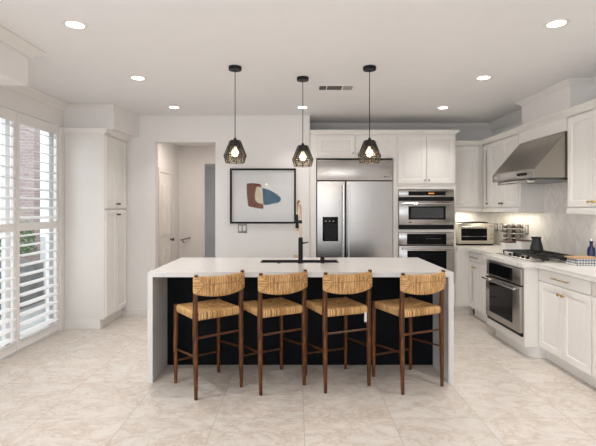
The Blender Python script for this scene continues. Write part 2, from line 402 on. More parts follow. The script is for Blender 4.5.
# local x = world Y (0...66), local -y = world +X ; depth 0..48 to the wall
link('carcass', box(N(), 0, 0, .115, .655, .478, 2.335, .002), CAB, t)
link('toe_kick', box(N(), .0, .05, 0, .655, .478, .115), CAB, t)
for i, x in enumerate((.012, .331)):
    kx = .285 if i == 0 else .027
    door(t, x, .14, .312, 1.285, 0, kx, 1.23, BRONZE); door(t, x, 1.447, .312, .875, 0, kx, .055, BRONZE)
cp = [(0, 2.41), (.012, 2.41), (.012, 2.36), (.004, 2.335), (0, 2.335)]
link('crown', sweep(N(), [(0, .478), (0, 0), (.655, 0)], [(-.05, 2.335), (.0, 2.335), (.01, 2.345), (.035, 2.36), (.045, 2.385), (.06, 2.395), (.06, 2.409), (-.05, 2.409)]), CAB, t, 0)

# ---- refrigerator surround and oven tower on the back wall
t = thing('refrigerator_cabinet', 'white two-door cabinet with side panels framing the refrigerator', 'cabinet', (.19, 5.95, 0))
b = N(); box(b, 0, 0, 0, .082, .6, 2.44); box(b, 1.125, 0, 0, 1.168, .6, 2.44); box(b, .082, 0.0, 2.125, 1.125, .6, 2.44)
link('carcass', b, CAB, t, 0)
door(t, .095, 2.15, .51, .275, 0, .48, .035, STEELV); door(t, .611, 2.15, .51, .275, 0, .03, .035, STEELV)
t = thing('oven_cabinet', 'tall white cabinet housing the two wall ovens right of the refrigerator', 'cabinet', (1.36, 5.95, 0))
b = N(); W_ = .80
box(b, 0, 0, .1, .021, .6, 2.44); box(b, .772, 0, .1, W_, .6, 2.44); box(b, .021, .58, .1, .772, .6, 2.44)
box(b, .021, 0, 1.705, .772, .58, 2.44); box(b, .021, 0, 1.125, .772, .58, 1.160); box(b, .021, 0, .1, .772, .58, .405)
link('carcass', b, CAB, t, 0)
link('toe_kick', box(N(), 0, .06, 0, W_, .6, .1), CAB, t)
door(t, .015, 1.78, .381, .645, 0, .355, .045, STEELV); door(t, .402, 1.78, .381, .645, 0, .026, .045, STEELV)
drawer(t, .02, .13, .76, .26, BRASS)
struct(link('trim_7', sweep(N(), [(.192, 6.3), (.192, 5.95), (2.16, 5.95), (2.16, 6.55)][1:], crown_prof(2.50, .055, .038)), CAB, smooth=0))
struct(link('trim_8', box(N(), .19, 5.953, 2.44, 2.157, 6.55, 2.495), CAB, smooth=0))

# ---- refrigerator
t = thing('refrigerator', 'wide stainless side-by-side refrigerator with black water dispenser', 'refrigerator', (.28, 5.93, 0))
link('body', box(N(), 0, .03, .0, 1.027, .6, 2.11), BLACK, t)
g = link('grille_panel', box(N(), .004, -.01, 1.822, 1.023, .03, 2.098, .006), STEEL, t)
for x0, x1 in ((.905, .925), (.932, .942), (.965, .978)): link('badge', box(N(), x0, -.012, 1.865, x1, -.01, 1.875), BLACK, g)
def bowed(x0, x1, z0, z1, hole=None):
    bm = N(); n = 14; xs = [x0+(x1-x0)*i/n for i in range(n+1)]
    pts = [(x, .0 - .010 - .0035*math.sin(PI*(x-x0)/(x1-x0))) for x in xs] + [(x1, .03), (x0, .03)]
    return prism(bm, pts, z0, z1)
ld = link('freezer_door', bowed(.006, .378, .1, 1.808), STEEL, t)
rd = link('refrigerator_door', bowed(.400, 1.021, .1, 1.808), STEEL, t)
link('toe_grille', box(N(), .01, 0, .0, 1.017, .03, .09), BLACK, t)
def vhandle(p, x):
    bm = tube(N(), [(x, -.065, .3), (x, -.065, 1.76)], .011, 10)
    for z in (.42, 1.68): tube(bm, [(x, -.02, z), (x, -.065, z)], .008, 8)
    return link('handle', bm, STEELV, p)
vhandle(ld, .352); vhandle(rd, .428)
d = link('water_dispenser', box(N(), .078, -.028, 1.005, .285, -.005, 1.332, .004), GLASSBLK, ld)
b = N(); box(b, .10, -.030, 1.03, .263, -.028, 1.235); link('recess', b, BLACK, d)
link('spout', box(N(), .165, -.045, 1.17, .198, -.028, 1.23, .003), BLACK, d); link('drip_tray', box(N(), .11, -.05, 1.022, .253, -.028, 1.034, .003), BLACK, d)
for i in range(3): link('button', box(N(), .112+.05*i, -.0295, 1.268, .13+.05*i, -.028, 1.280), GREYPL, d)

# ---- wall ovens
def handle_bar(p, x0, x1, z, y, r=.011, m=STEELV):
    bm = tube(N(), [(x0, y-.045, z), (x1, y-.045, z)], r, 10)
    for x in (x0+.03, x1-.03): tube(bm, [(x, y, z), (x, y-.045, z)], r*.8, 8)
    return link('handle', bm, m, p)
t = thing('microwave_oven', 'built-in stainless microwave oven with horizontal window above the wall oven', 'oven', (1.384, 5.93, 1.163))
link('body', box(N(), .0, .02, 0, .745, .5, .535), BLACK, t)
p = link('control_panel', box(N(), .0, -.005, .436, .745, .02, .533, .003), STEEL, t)
dd = link('display', box(N(), .13, -.008, .456, .63, -.005, .512), GLASSBLK, p)
link('clock_digits', box(N(), .40, -.0095, .477, .475, -.008, .492), glow('display_amber', (.9, .32, .05, 1), .5), dd)
link('upper_vent', box(N(), .0, .0, .385, .745, .02, .434), BLACK, t)
dr = link('door', box(N(), .0, -.025, .062, .745, .02, .382, .004), STEEL, t)
w = link('window', box(N(), .125, -.028, .132, .625, -.025, .312), GLASSBLK, dr)
link('window_screen', box(N(), .16, -.0295, .155, .59, -.028, .29), mat('window_screen', (.03, .033, .036, 1), .12, 0, Specular_IOR_Level=.6), w)
handle_bar(dr, .03, .715, .345, -.025, .010)
link('badge', box(N(), .13, -.027, .092, .165, -.025, .102), BLACK, dr)
link('lower_vent', box(N(), .0, .0, .0, .745, .02, .060), BLACK, t)
t = thing('wall_oven', 'built-in stainless wall oven with black control glass under the microwave oven', 'oven', (1.384, 5.93, .408))
link('body', box(N(), .0, .02, 0, .745, .56, .715), BLACK, t)
p = link('control_panel', box(N(), .0, -.005, .545, .745, .02, .713, .003), STEEL, t)
dd = link('display', box(N(), .11, -.009, .552, .64, -.005, .695), GLASSBLK, p)
for i in range(6): link('button', box(N(), .37+.035*i, -.0105, .625, .385+.035*i, -.009, .636), mat('dim_button', (.10, .095, .09, 1)) if i == 0 else bpy.data.materials['dim_button'], dd)
dr = link('door', box(N(), .0, -.025, .03, .745, .02, .535, .004), STEEL, t)
link('window', box(N(), .11, -.028, .10, .635, -.025, .47), GLASSBLK, dr)
handle_bar(dr, .03, .715, .505, -.025, .012)

# ---- back run stub, right-hand base cabinets (front faces -X: local +x runs towards the viewer)
GB = 'white base cabinets along the right wall'
t = thing('base_cabinet', 'narrow plain white corner cabinet panel right of the oven tower', 'cabinet', (2.165, 5.95, 0), 0, GB)
link('carcass', box(N(), 0, 0, .12, .193, .6, .88), CAB, t); link('toe_kick', box(N(), 0, .06, 0, .255, .6, .115), CAB, t)
def base(y1, y0, label, xf=2.36):
    t = thing('base_cabinet', label, 'cabinet', (xf, y1, 0), -PI/2, GB); L = y1-y0
    link('carcass', box(N(), 0, 0, .112, L, XR-.005-xf, .88), CAB, t, 0)
    link('toe_kick', box(N(), 0, .06, 0, L, XR-.005-xf, .112), CAB, t, 0)
    return t, L
t, L = base(5.955, 5.105, 'white base cabinet with drawer and two doors in the far corner beyond the range oven')
drawer(t, .012, .745, .40, .115, BRONZE, hw=.2)
door(t, .012, .13, .19, .60, 0, .16, .545); door(t, .208, .13, .205, .60, 0, .03, .545); door(t, .42, .13, .40, .60, 0)
t, L = base(4.245, 3.485, 'white base cabinet with brass bar drawer and two doors right of the range oven')
drawer(t, .005, .765, L-.01, .105, BRASS, hw=.24)
door(t, .005, .125, L/2-.008, .625, 0, L/2-.035, .56); door(t, L/2+.003, .125, L/2-.008, .625, 0, .027, .56)
t, L = base(3.48, 2.72, 'white base cabinet nearest the camera at the right picture edge')
drawer(t, .005, .765, L-.01, .105, BRASS, hw=.24)
door(t, .005, .125, L/2-.008, .625, 0, L/2-.035, .56); door(t, L/2+.003, .125, L/2-.008, .625, 0, .027, .56)
# projecting oven cabinet
t = thing('range_cabinet', 'projecting white cabinet that holds the oven below the cooktop', 'cabinet', (2.21, 5.10, 0), -PI/2)
L = .85; b = N()
box(b, 0, 0, .112, .052, .70, .88); box(b, .826, 0, .112, L, .70, .88); box(b, .052, 0, .862, .826, .70, .88); box(b, .052, 0, .112, .826, .70, .198); box(b, .052, .66, .198, .826, .70, .862)
link('carcass', b, CAB, t, 0)
link('toe_kick', prism(N(), [(0, .70), (0, .19), (.02, .13), (.06, .08), (.10, .06), (L-.10, .06), (L-.06, .08), (L-.02, .13), (L, .19), (L, .70)], 0, .112), CAB, t)
t = thing('range_oven', 'stainless under-counter oven with tubular handle in the projecting cabinet', 'oven', (2.205, 5.045, .20), -PI/2)
link('body', box(N(), .0, .005, 0, .766, .55, .66), BLACK, t)
p = link('control_panel', box(N(), .0, -.02, .50, .766, .005, .658, .003), STEEL, t)
dd = link('display', box(N(), .07, -.0225, .515, .60, -.02, .645), GLASSBLK, p)
dr = link('door', box(N(), .0, -.03, .035, .766, .005, .485, .004), STEEL, t)
link('window', box(N(), .10, -.0325, .10, .62, -.03, .43), GLASSBLK, dr)
handle_bar(dr, .02, .746, .462, -.03, .012)
link('lower_vent', box(N(), .0, -.012, .0, .766, .005, .03), BLACK, t)

# ---- right worktop (one continuous slab with the splash bump)
b = prism(N(), [(2.165, 6.548), (2.165, 5.925), (2.31, 5.925), (2.31, 5.125), (2.18, 5.125), (2.18, 4.225), (2.31, 4.225), (2.31, 2.70), (2.91, 2.70), (2.91, 6.548)], .8805, .92)
bmesh.ops.bevel(b, geom=[e for e in b.edges if all(v.co.z > .9 for v in e.verts)], offset=.004, segments=2, affect='EDGES')
tag(link('worktop', b, QUARTZ2, smooth=20), 'white stone worktop running along the right wall under the cooktop', 'worktop')

# ---- upper cabinets on the right
GU = 'white wall cabinets above the right counter'
def upper(y1, y0, label, doors, m=BRONZE):
    t = thing('wall_cabinet', label, 'cabinet', (2.642, y1, 1.40), -PI/2, GU); L = y1-y0
    link('carcass', box(N(), 0, 0, .0, L, XR-.009-2.642, .94), CAB, t, 0)
    link('light_rail', box(N(), 0, -.024, -.001, L, 0, .055, .004), CAB, t)
    for a, c, kx in doors: door(t, a, .065, c-a, .855, 0, kx, .045, m)
    return t
upper(6.195, 5.172, 'white wall cabinet with several doors between the range hood and the back corner', [(.035, .22, .155), (.225, .59, .335), (.595, .99, .03)])
upper(4.258, 3.05, 'white wall cabinet with brass knobs at the right picture edge, right of the range hood', [(.012, .37, .33), (.376, .735, .03), (.741, 1.19, .42)], BRASS)
t = thing('wall_cabinet', 'white wall cabinet above the toaster oven, right of the oven tower', 'cabinet', (2.165, 6.215, 1.40), 0, GU)
link('carcass', box(N(), 0, 0, 0, .475, YB-6.215-.009, .94), CAB, t, 0)
link('light_rail', box(N(), 0, -.02, -.001, .435, 0, .055, .004), CAB, t)
door(t, .03, .065, .38, .855, 0)
tag(link('hood_panel', box(N(), 2.62, 4.262, 2.205, 2.65, 5.168, 2.34), CAB, smooth=0), 'flat white panel directly above the range hood', 'panel')
struct(link('trim_9', sweep(N(), [(2.165, 6.195), (2.622, 6.195), (2.622, 2.9)], crown_prof(2.39, .06, .065)), CAB, smooth=0))
b = N(); box(b, 2.165, 6.21, 2.342, 2.9, 6.55, 2.38); box(b, 2.63, 2.9, 2.342, 2.9, 6.2, 2.38)
struct(link('trim_10', b, CAB, smooth=0))

# ---- range hood
t = thing('range_hood', 'sloped stainless range hood on the right wall above the cooktop', 'range hood', (0, 0, 0))
hb = prism(N(), [(2.905, 1.75), (2.31, 1.75), (2.31, 1.84), (2.618, 2.2), (2.905, 2.2)], 4.268, 5.162, 'y')
bmesh.ops.bevel(hb, geom=hb.edges[:], offset=.004, segments=2, affect='EDGES')
link('shell', hb, HOODST, t, 20)
link('front_band', box(N(), 2.304, 4.268, 1.748, 2.314, 5.162, 1.836, .002), STEEL, t)
link('baffle_filter', box(N(), 2.36, 4.31, 1.732, 2.88, 5.12, 1.752), mat('filter_steel', (.12, .12, .12, 1), .3, .9), t)
link('grease_tray', box(N(), 2.325, 4.42, 1.712, 2.40, 5.08, 1.745, .006), STEELV, t)
for i in range(3): link('knob', lathe(N(), [(.016, 0), (.016, -.012), (.012, -.022)], (2.304, 4.42+.06*i, 1.795), 12, 'x'), BLACK, t)
link('badge', box(N(), 2.301, 5.08, 1.785, 2.304, 5.105, 1.81), STEELV, t)

# ---------------------------------------------------------------- island
t = thing('kitchen_island', 'large white waterfall-edge stone island with black recessed base and stools', 'island', (.038, 4.2, 0))
IX0, IX1, IY0, IY1 = -1.235-.038, 1.311-.038, -.54, .54
SX0, SX1, SY0, SY1 = -.349-.038, .419-.038, .095, .30
b = N(); Z0, Z1 = .88, .92
for a in ((IX0, IY0, SX0, IY1), (SX1, IY0, IX1, IY1), (SX0, IY0, SX1, SY0), (SX0, SY1, SX1, IY1)): box(b, a[0], a[1], Z0, a[2], a[3], Z1)
bmesh.ops.remove_doubles(b, verts=b.verts, dist=1e-5)
link('stone_top', b, QUARTZ, t, 0)
link('waterfall_panel', box(N(), IX0, IY0, 0, IX0+.042, IY1, Z0), QUARTZ, t, 0)
link('waterfall_panel', box(N(), IX1-.042, IY0, 0, IX1, IY1, Z0), QUARTZ, t, 0)
b = N(); box(b, IX0+.042, -.12, 0, IX1-.042, -.10, Z0); box(b, IX0+.042, IY1-.03, .1, IX1-.042, IY1-.01, Z0)
link('base_panel', b, NAVY, t, 0)
t = thing('kitchen_sink', 'black undermount sink set into the island behind the faucet', 'sink', (.038, 4.2, 0))
b = N(); zb = .70
box(b, SX0, SY0, zb, SX1, SY1, zb+.008)
box(b, SX0, SY0, zb, SX0+.008, SY1, .923); box(b, SX1-.008, SY0, zb, SX1, SY1, .923); box(b, SX0, SY0, zb, SX1, SY0+.008, .923); box(b, SX0, SY1-.008, zb, SX1, SY1, .923)
link('bowl', b, SINKM, t, 0); link('drain', lathe(N(), [(.04, zb+.008), (.04, zb+.012), (.03, zb+.013)], (0, .2, 0)), STEELV, t)
# faucet
t = thing('kitchen_faucet', 'tall black and gold pull-down faucet standing on the island', 'faucet', (.044, 4.265, .92))
link('body', lathe(N(), [(.028, 0), (.028, .008), (.022, .012), (.022, .245), (.018, .25)]), BLACK, t)
pts = [(0, 0, .245), (0, 0, .50)] + [(-.035+.035*math.cos(a), .105-.105*math.cos(a), .50+.105*math.sin(a)) for a in [PI*i/12 for i in range(1, 13)]]
pts = [(0, 0, .245), (0, 0, .50)] + [(-.016*(1-math.cos(a)), .08*(1-math.cos(a)), .50+.105*math.sin(a)) for a in [PI*i/12 for i in range(1, 13)]] + [(-.033, .16, .46)]
link('neck', tube(N(), pts, .010, 10), COPPER, t)
sp = link('spray_head', lathe(N(), [(.010, .47), (.013, .45), (.013, .40), (.018, .36), (.018, .33)], (-.033, .16, 0), 14), BLACK, t)
link('spray_tip', lathe(N(), [(.016, .33), (.016, .31), (.012, .305)], (-.033, .16, 0), 14), COPPER, sp)
b = N(); tube(b, [(0, 0, .40), (-.033, .16, .40)], .007, 8); lathe(b, [(.016, .385), (.016, .415)], (0, 0, 0), 14); lathe(b, [(.018, .385), (.018, .415)], (-.033, .16, 0), 14)
link('holder_arm', b, BLACK, t)
link('lever', tube(N(), [(.018, 0, .195), (.035, 0, .195), (.075, -.01, .203)], [.011, .008, .006], 8), BLACK, t)
b = tube(N(), [(-.02, 0, .065), (-.05, 0, .065)], .012, 10); lathe(b, [(.014, -.05), (.014, -.066)], (0, 0, .065), 10, 'x'); link('side_knob', b, COPPER, t)
t = thing('soap_dispenser', 'small black cylindrical dispenser on the island right of the faucet', 'soap dispenser', (.256, 4.27, .92))
link('barrel', lathe(N(), [(.022, 0), (.022, .045), (.019, .048), (.019, .062), (.017, .065)]), BLACK, t)
tag(link('sink_button', lathe(N(), [(.018, 0), (.018, .006), (.014, .009)], (0, 0, 0)), BLACK, loc=(-.165, 4.265, .92)), 'low black push button on the island left of the faucet', 'button')

# ---------------------------------------------------------------- stools
def make_stool():
    t = thing('counter_stool', '', 'stool', (0, 0, 0), 0, 'woven counter stools at the island')
    for sx in (-1, 1):
        b = tube(N(), [(sx*.197, .2, 0), (sx*.198, .2, .30), (sx*.196, .197, .655)], [.0135, .0185, .019], 10)
        link('leg', b, WALNUT, t)
        b = tube(N(), [(sx*.197, -.2, 0), (sx*.199, -.196, .30), (sx*.199, -.19, .62), (sx*.2, -.197, .80), (sx*.201, -.212, .951)], [.0135, .0195, .021, .018, .0155], 10)
        link('leg', b, WALNUT, t)
    def seat_fn(p):
        z = p.z
        if z > 0: z -= .016*(1-(p.x/.2)**2)*(1-(p.y/.2)**2)
        # slightly pinched at the corners where the legs stand
        q = max(0, abs(p.x)/.2+abs(p.y)/.2-1.75)*.06
        return (p.x*(1-q), p.y*(1-q), z)
    link('seat', rbox(N(), .203, .203, .033, .022, 20, 20, 6, seat_fn), RUSH_SEAT, t, 60, loc=(0, 0, .624))
    def back_fn(p):
        u = 1-(p.x/.222)**2
        z = p.z*(.068+.012*u)/.068 - .022*u
        return (p.x, p.y-.038*u, z)
    link('backrest', rbox(N(), .222, .019, .068, .018, 26, 4, 10, back_fn), RUSH_BACK, t, 60, loc=(0, -.205, .873))
    link('stretcher', tube(N(), [(-.198, -.195, .463), (.198, -.195, .463)], [.009]*2, 8), WALNUT, t)
    link('stretcher', tube(N(), [(-.197, .2, .187), (.197, .2, .187)], .008, 8), WALNUT, t)
    for sx in (-1, 1): link('stretcher', tube(N(), [(sx*.197, .2, .283), (sx*.198, -.197, .325)], .008, 8), WALNUT, t)
    return t
SP = [(-.723, 3.621, 37, 'woven rush counter stool at the left end of the island, turned most'),
      (-.203, 3.697, 29.7, 'woven rush counter stool second from left, in front of the faucet'),
      (.341, 3.722, 21.8, 'woven rush counter stool with a small white tag under its seat'),
      (.932, 3.699, 24.0, 'woven rush counter stool at the right end of the island')]
proto = make_stool()
for i, (x, y, a, lab) in enumerate(SP):
    o = proto if i == 0 else copy_tree(proto)
    o.location = (x, y, 0); o.rotation_euler = (0, 0, math.radians(a)); o['label'] = lab
    if i == 2:
        tg = link('paper_tag', box(N(), .150, -.209, .528, .172, -.205, .606), PLATE, o); tg['label'] = 'small white paper tag'

# ---------------------------------------------------------------- pendants
def make_pendant():
    t = thing('pendant_lamp', '', 'pendant light', (0, 0, 2.70), 0, 'smoked glass pendants over the island')
    link('canopy', lathe(N(), [(.056, -.03), (.057, -.026), (.057, 0)], n=28), BLACK, t)
    link('cord', tube(N(), [(0, 0, -.03), (0, 0, -.63)], .0035, 8), BLACK, t)
    link('cap', lathe(N(), [(.006, -.625), (.012, -.63), (.014, -.645), (.044, -.648), (.047, -.652), (.050, -.675)], n=8), BLACK, t)
    prof = [(.047, -.0), (.100, -.130), (.082, -.195)]
    sh = link('shade', lathe(N(), prof, (0, 0, 0), 8, cap=False), SMOKE, t, 0, loc=(0, 0, -.652))
    b = N()
    P = lambda r, h, i: (r*math.cos(2*PI*i/8), r*math.sin(2*PI*i/8), h)
    for i in range(8):
        tube(b, [P(*prof[0], i), P(*prof[1], i), P(*prof[2], i)], .0028, 6)
        for q in (1, 2): tube(b, [P(*prof[q], i), P(*prof[q], i+1)], .0032, 6)
        m1 = P(.102, -.130, i+.5); tube(b, [P(.082, -.195, i), (P(.094, -.130, i+.5))], .0018, 4); tube(b, [P(.082, -.195, i+1), P(.094, -.130, i+.5)], .0018, 4)
    link('wire_cage', b, BLACK, sh)
    link('socket', lathe(N(), [(.016, -.652), (.016, -.70), (.013, -.703)], n=12), BLACK, t)
    link('bulb', lathe(N(), [(.012, -.703), (.018, -.725), (.028, -.742), (.032, -.76), (.028, -.777), (.016, -.789), (.004, -.792)], n=16), BULB, t)
    return t
pend = make_pendant()
for i, (x, y, lab) in enumerate([(-.537, 3.88, 'smoked glass pendant lamp hanging left of the faucet, nearest the framed print'),
                                (.065, 4.20, 'smoked glass pendant lamp in the middle of the three'),
                                (.648, 3.88, 'smoked glass pendant lamp hanging in front of the refrigerator')]):
    o = pend if i == 0 else copy_tree(pend)
    o.location = (x, y, 2.70); o['label'] = lab
    d = bpy.data.lights.new('pendant_bulb_light', 'POINT'); d.energy = 4; d.color = (1, .8, .58); d.shadow_soft_size = .03
    l = bpy.data.objects.new('pendant_bulb_light', d); COL.objects.link(l); l.parent = o; l.location = (0, 0, -.835)

# ---------------------------------------------------------------- ceiling fittings
def make_can():
    t = thing('recessed_light', '', 'ceiling light', (0, 0, 2.70), 0, 'round recessed ceiling lights')
    link('trim_ring', lathe(N(), [(.057, -.001), (.057, -.004), (.080, -.003), (.082, 0)], n=32, cap=False), TRIM, t)
    link('lens', lathe(N(), [(.057, -.004), (.057, -.001)], n=32), LENS, t)
    return t
can = make_can()
cl = ['recessed ceiling light nearest the camera on the left, beside the soffit', 'recessed ceiling light midway along the left row, above the pantry side', 'recessed ceiling light in front of the hall doorway',
      'recessed ceiling light behind the middle pendant lamp', 'recessed ceiling light in front of the oven tower', 'recessed ceiling light in the right row, left of the range hood chimney', 'recessed ceiling light nearest the camera on the right']
for i, (x, y) in enumerate(DL):
    o = can if i == 0 else copy_tree(can)
    o.location = (x, y, 2.70); o['label'] = cl[i]
t = thing('ceiling_vent', 'grey slotted air vent in the ceiling between two pendants', 'air vent', (.41, 4.54, 2.70))
link('frame', box(N(), -.19, -.085, -.006, .19, .085, 0, .002), TRIM, t)
for x0, x1 in ((-.17, -.10), (-.09, .06), (.075, .17)):
    b = N(); n = 7
    for i in range(n):
        y = -.06+.12*i/(n-1); box(b, x0, y-.006, -.011, x1, y+.004, -.006)
    link('slat_panel', b, mat('vent_slat', (.10, .095, .09, 1), .6) if x0 < .07 else mat('vent_slat_light', (.35, .34, .33, 1), .6), t)

# ---------------------------------------------------------------- picture wall
t = thing('framed_print', 'black framed abstract print of brown, cream and blue shapes on the wall', 'picture', (-.4445, 5.94, 1.612))
b = N(); hw, hh, fw = .4435, .371, .024
box(b, -hw, -.03, -hh, hw, -.002, -hh+fw); box(b, -hw, -.03, hh-fw, hw, -.002, hh); box(b, -hw, -.03, -hh+fw, -hw+fw, -.002, hh-fw); box(b, hw-fw, -.03, -hh+fw, hw, -.002, hh-fw)
link('frame', b, mat('black_frame', (.008, .008, .008, 1), .6, Specular_IOR_Level=.2), t, 0)
pa = link('paper', box(N(), -hw+fw, -.010, -hh+fw, hw-fw, -.002, hh-fw), mat('print_paper', (.68, .68, .68, 1), .7, var=.01, Specular_IOR_Level=.1), t, 0)
def blob(name, pts, y, col):
    # closed smooth outline, a thin sheet of real thickness
    out = []; n = len(pts)
    for i in range(n):
        p0, p1, p2, p3 = [Vector(pts[(i+j) % n][:2]) for j in (-1, 0, 1, 2)]
        if pts[i][2]: out.append(p1); continue
        for q in range(6):
            s = q/6; out.append(.5*((2*p1)+(-p0+p2)*s+(2*p0-5*p1+4*p2-p3)*s*s+(-p0+3*p1-3*p2+p3)*s**3))
    # px of the photograph's 6.28x crop -> metres on the wall
    o = [((v.x-241)/6.28/74, -(v.y-195)/6.28/74) for v in out]
    return link(name, prism(N(), o, y-.001, y, 'y'), mat(name, col, .8, var=.04, Specular_IOR_Level=.1), pa, 0)
blob('brown_shape', [(138, 119, 1), (165, 114, 0), (200, 117, 0), (230, 128, 1), (243, 200, 1), (243, 275, 1), (205, 272, 0), (175, 264, 0), (147, 253, 1), (140, 190, 1)], -.0101, (.16, .052, .03, 1))
blob('blue_shape', [(236, 144, 1), (275, 155, 0), (322, 180, 0), (350, 206, 0), (352, 220, 0), (338, 236, 0), (300, 243, 0), (243, 245, 1)], -.0104, (.055, .115, .17, 1))
blob('cream_shape', [(204, 138, 1), (236, 139, 1), (240, 190, 1), (243, 245, 1), (215, 241, 0), (196, 225, 0), (190, 200, 0), (194, 165, 0)], -.0107, (.62, .54, .42, 1))
link('glazing', box(N(), -hw+fw, -.016, -hh+fw, hw-fw, -.0145, hh-fw), GLASS_AR, t, 0)
t = thing('light_switch', 'double rocker switch in a grey plate below the framed print', 'switch', (-.724, 5.94, 1.175))
link('plate', box(N(), -.061, -.006, -.06, .061, 0, .06, .002), GREYPL, t)
for x in (-.028, .028): link('rocker', box(N(), x-.017, -.010, -.036, x+.017, -.006, .036, .002), PLATE, t)
# outlets on the right backsplash
def outlet(y, z, w, h, lab, m1, m2):
    t = thing('power_outlet', lab, 'outlet', (XR-.008, y, z), -PI/2)
    link('plate', box(N(), -w/2, -.006, -h/2, w/2, 0, h/2, .002), m1, t)
    link('socket', box(N(), -w/2+.02, -.009, -h/2+.02, w/2-.02, -.006, h/2-.02, .002), m2, t)
outlet(6.40, 1.17, .12, .115, 'wide outlet plate on the tiles just right of the toaster oven', GREYPL, PLATE)
outlet(6.22, 1.175, .075, .12, 'narrow outlet plate on the tiles between toaster oven and spice rack', GREYPL, PLATE)
outlet(5.54, 1.18, .075, .125, 'outlet plate on the tiles right of the spice rack', GREYPL, PLATE)

# ---------------------------------------------------------------- hall door
t = link('door_1', N(), TRIM); struct(t)
b = N()
for (z0, z1) in ((.12, .78), (.98, 1.86)):
    for (y0, y1) in ((7.18, 7.38), (7.44, 7.64)):
        box(b, -2.196, y0, z0, -2.176, y1, z1, .008); box(b, -2.19, y0+.035, z0+.035, -2.166, y1-.035, z1-.035, .008)
box(b, -2.1985, 7.10, .01, -2.19, 7.71, 2.02)
struct(link('panel', b, CAB, t, 0))
struct(link('door_knob', lathe(N(), [(.02, 0), (.012, .01), (.012, .03), (.028, .04), (.028, .06), (.015, .07)], (-2.19, 7.66, .90), 14, 'x'), BRONZE, t))
b = N(); box(b, -2.2, 7.02, 0, -2.182, 7.09, 2.10); box(b, -2.2, 7.72, 0, -2.182, 7.79, 2.10); box(b, -2.2, 7.09, 2.03, -2.182, 7.72, 2.10)
struct(link('door_casing', b, TRIM, t, 0))
t = thing('handrail', 'short pale handrail on a dark bracket at the end of the hall', 'handrail', (-2.07, 8.2, .87))
link('rail', tube(N(), [(-.05, -.11, -.015), (.09, .04, .02)], .014, 8), mat('rail_grey', (.30, .26, .22, 1), .4), t)
link('bracket', tube(N(), [(-.02, .06, -.07), (-.02, -.05, -.06), (-.02, -.08, -.01)], .009, 6), BRONZE, t)

# ---------------------------------------------------------------- shutters and sliding door
def shutter(y0, y1, lab):
    t = thing('shutter_panel', lab, 'shutter', (XL-.020, y0, 0), 0, 'white plantation shutters on the left wall')
    L = y1-y0; st = .05; b = N()
    zs = (.03, .113, 1.22, 1.30, 2.31, 2.415)
    box(b, -.016, .003, zs[0], .016, st, zs[5], .002); box(b, -.016, L-st, zs[0], .016, L-.003, zs[5], .002)
    for a, c in ((0, 1), (2, 3), (4, 5)): box(b, -.016, st, zs[a], .016, L-st, zs[c])
    link('frame', b, SHUT, t, 0)
    for (za, zc, n, nm) in ((zs[1], zs[2], 11, 'lower_louvers'), (zs[3], zs[4], 10, 'upper_louvers')):
        b = N(); sp = (zc-za)/n; a = math.radians(-3 if nm[0] == 'l' else -15)
        for i in range(n):
            z = za+sp*(i+.5); ca, sa = math.cos(a), math.sin(a); pts = []
            for q in range(12):
                th = 2*PI*q/12; u, v = .055*math.cos(th), .0055*math.sin(th); pts.append((u*ca-v*sa, z+u*sa+v*ca))
            prism(b, pts, st+.002, L-st-.002, 'y')
        link(nm, b, SHUT, t)
    kz = 1.26
    link('knob', lathe(N(), [(.006, .016), (.006, .026), (.011, .03), (.009, .036)], (0, L-.025, kz), 10, 'x'), SHUT, t)
    return t
shutter(4.385, 5.165, 'white louvered shutter panel beside the tall pantry cabinet')
shutter(3.615, 4.385, 'white louvered shutter panel at the left picture edge')
b = N(); box(b, XL-.06, OY0, 0, XL+.004, OY0+.014, OZ); box(b, XL-.06, OY1-.033, 0, XL+.012, OY1, OZ); box(b, XL-.06, OY0, OZ-.013, XL+.012, OY1, OZ); box(b, XL-.15, OY0, 0, XL-.02, OY1, .015)
struct(link('window_casing', b, SHUT, smooth=0))
w = struct(link('window_1', N(), TRIM))
b = N(); gx = XL-.12
for y in (OY0, 4.36, OY1-.07): box(b, gx-.02, y, .015, gx+.02, y+.07, OZ)
box(b, gx-.02, OY0, .015, gx+.02, OY1, .09); box(b, gx-.02, OY0, OZ-.08, gx+.02, OY1, OZ)
struct(link('window_frame', b, SHUT, w, 0))
struct(link('glass', box(N(), gx-.003, OY0+.02, .05, gx+.003, OY1-.02, OZ-.03), GLASS, w, 0))
# outside the sliding door
struct(link('patio_ground', box(N(), -14, 0, -.12, XL-.15, 22, -.02), PAVE, smooth=0))
tag(link('brick_column', box(N(), -5.0, 7.7, -.02, -4.58, 7.88, 4.2), BRICK, smooth=0), 'pale red brick column outside the shuttered door', 'column')
tag(link('neighbour_wall', box(N(), -4.55, 8.1, -.02, -3.3, 8.3, 4.2), SIDING, smooth=0), 'pale siding wall outside, right of the brick column', 'wall')
def bush(name, cx, cy, r, h, z0, lab, seed):
    rnd = random.Random(seed); b = N()
    for i in range(420):
        th = rnd.uniform(0, 2*PI); rr = r*math.sqrt(rnd.random()); z = z0+h*rnd.random(); s = rnd.uniform(.025, .055)
        c = Vector((cx+rr*math.cos(th)*(1.1-.4*(z-z0)/h), cy+rr*math.sin(th), z)); a = Vector((rnd.uniform(-1, 1), rnd.uniform(-1, 1), rnd.uniform(-.3, 1))).normalized(); d = a.orthogonal().normalized()
        vs = [b.verts.new(c-a*s), b.verts.new(c+d*s*.4), b.verts.new(c+a*s), b.verts.new(c-d*s*.4)]; b.faces.new(vs)
    t = thing(name, lab, 'plant', (0, 0, 0)); link('foliage', b, GREEN, t, 0); link('stem', tube(N(), [(cx, cy, -.02), (cx, cy, z0+h*.6)], .02, 6), LIDW, t)
bush('garden_shrub', -4.65, 7.35, .28, .55, .65, 'green shrub in front of the brick column outside', 1)
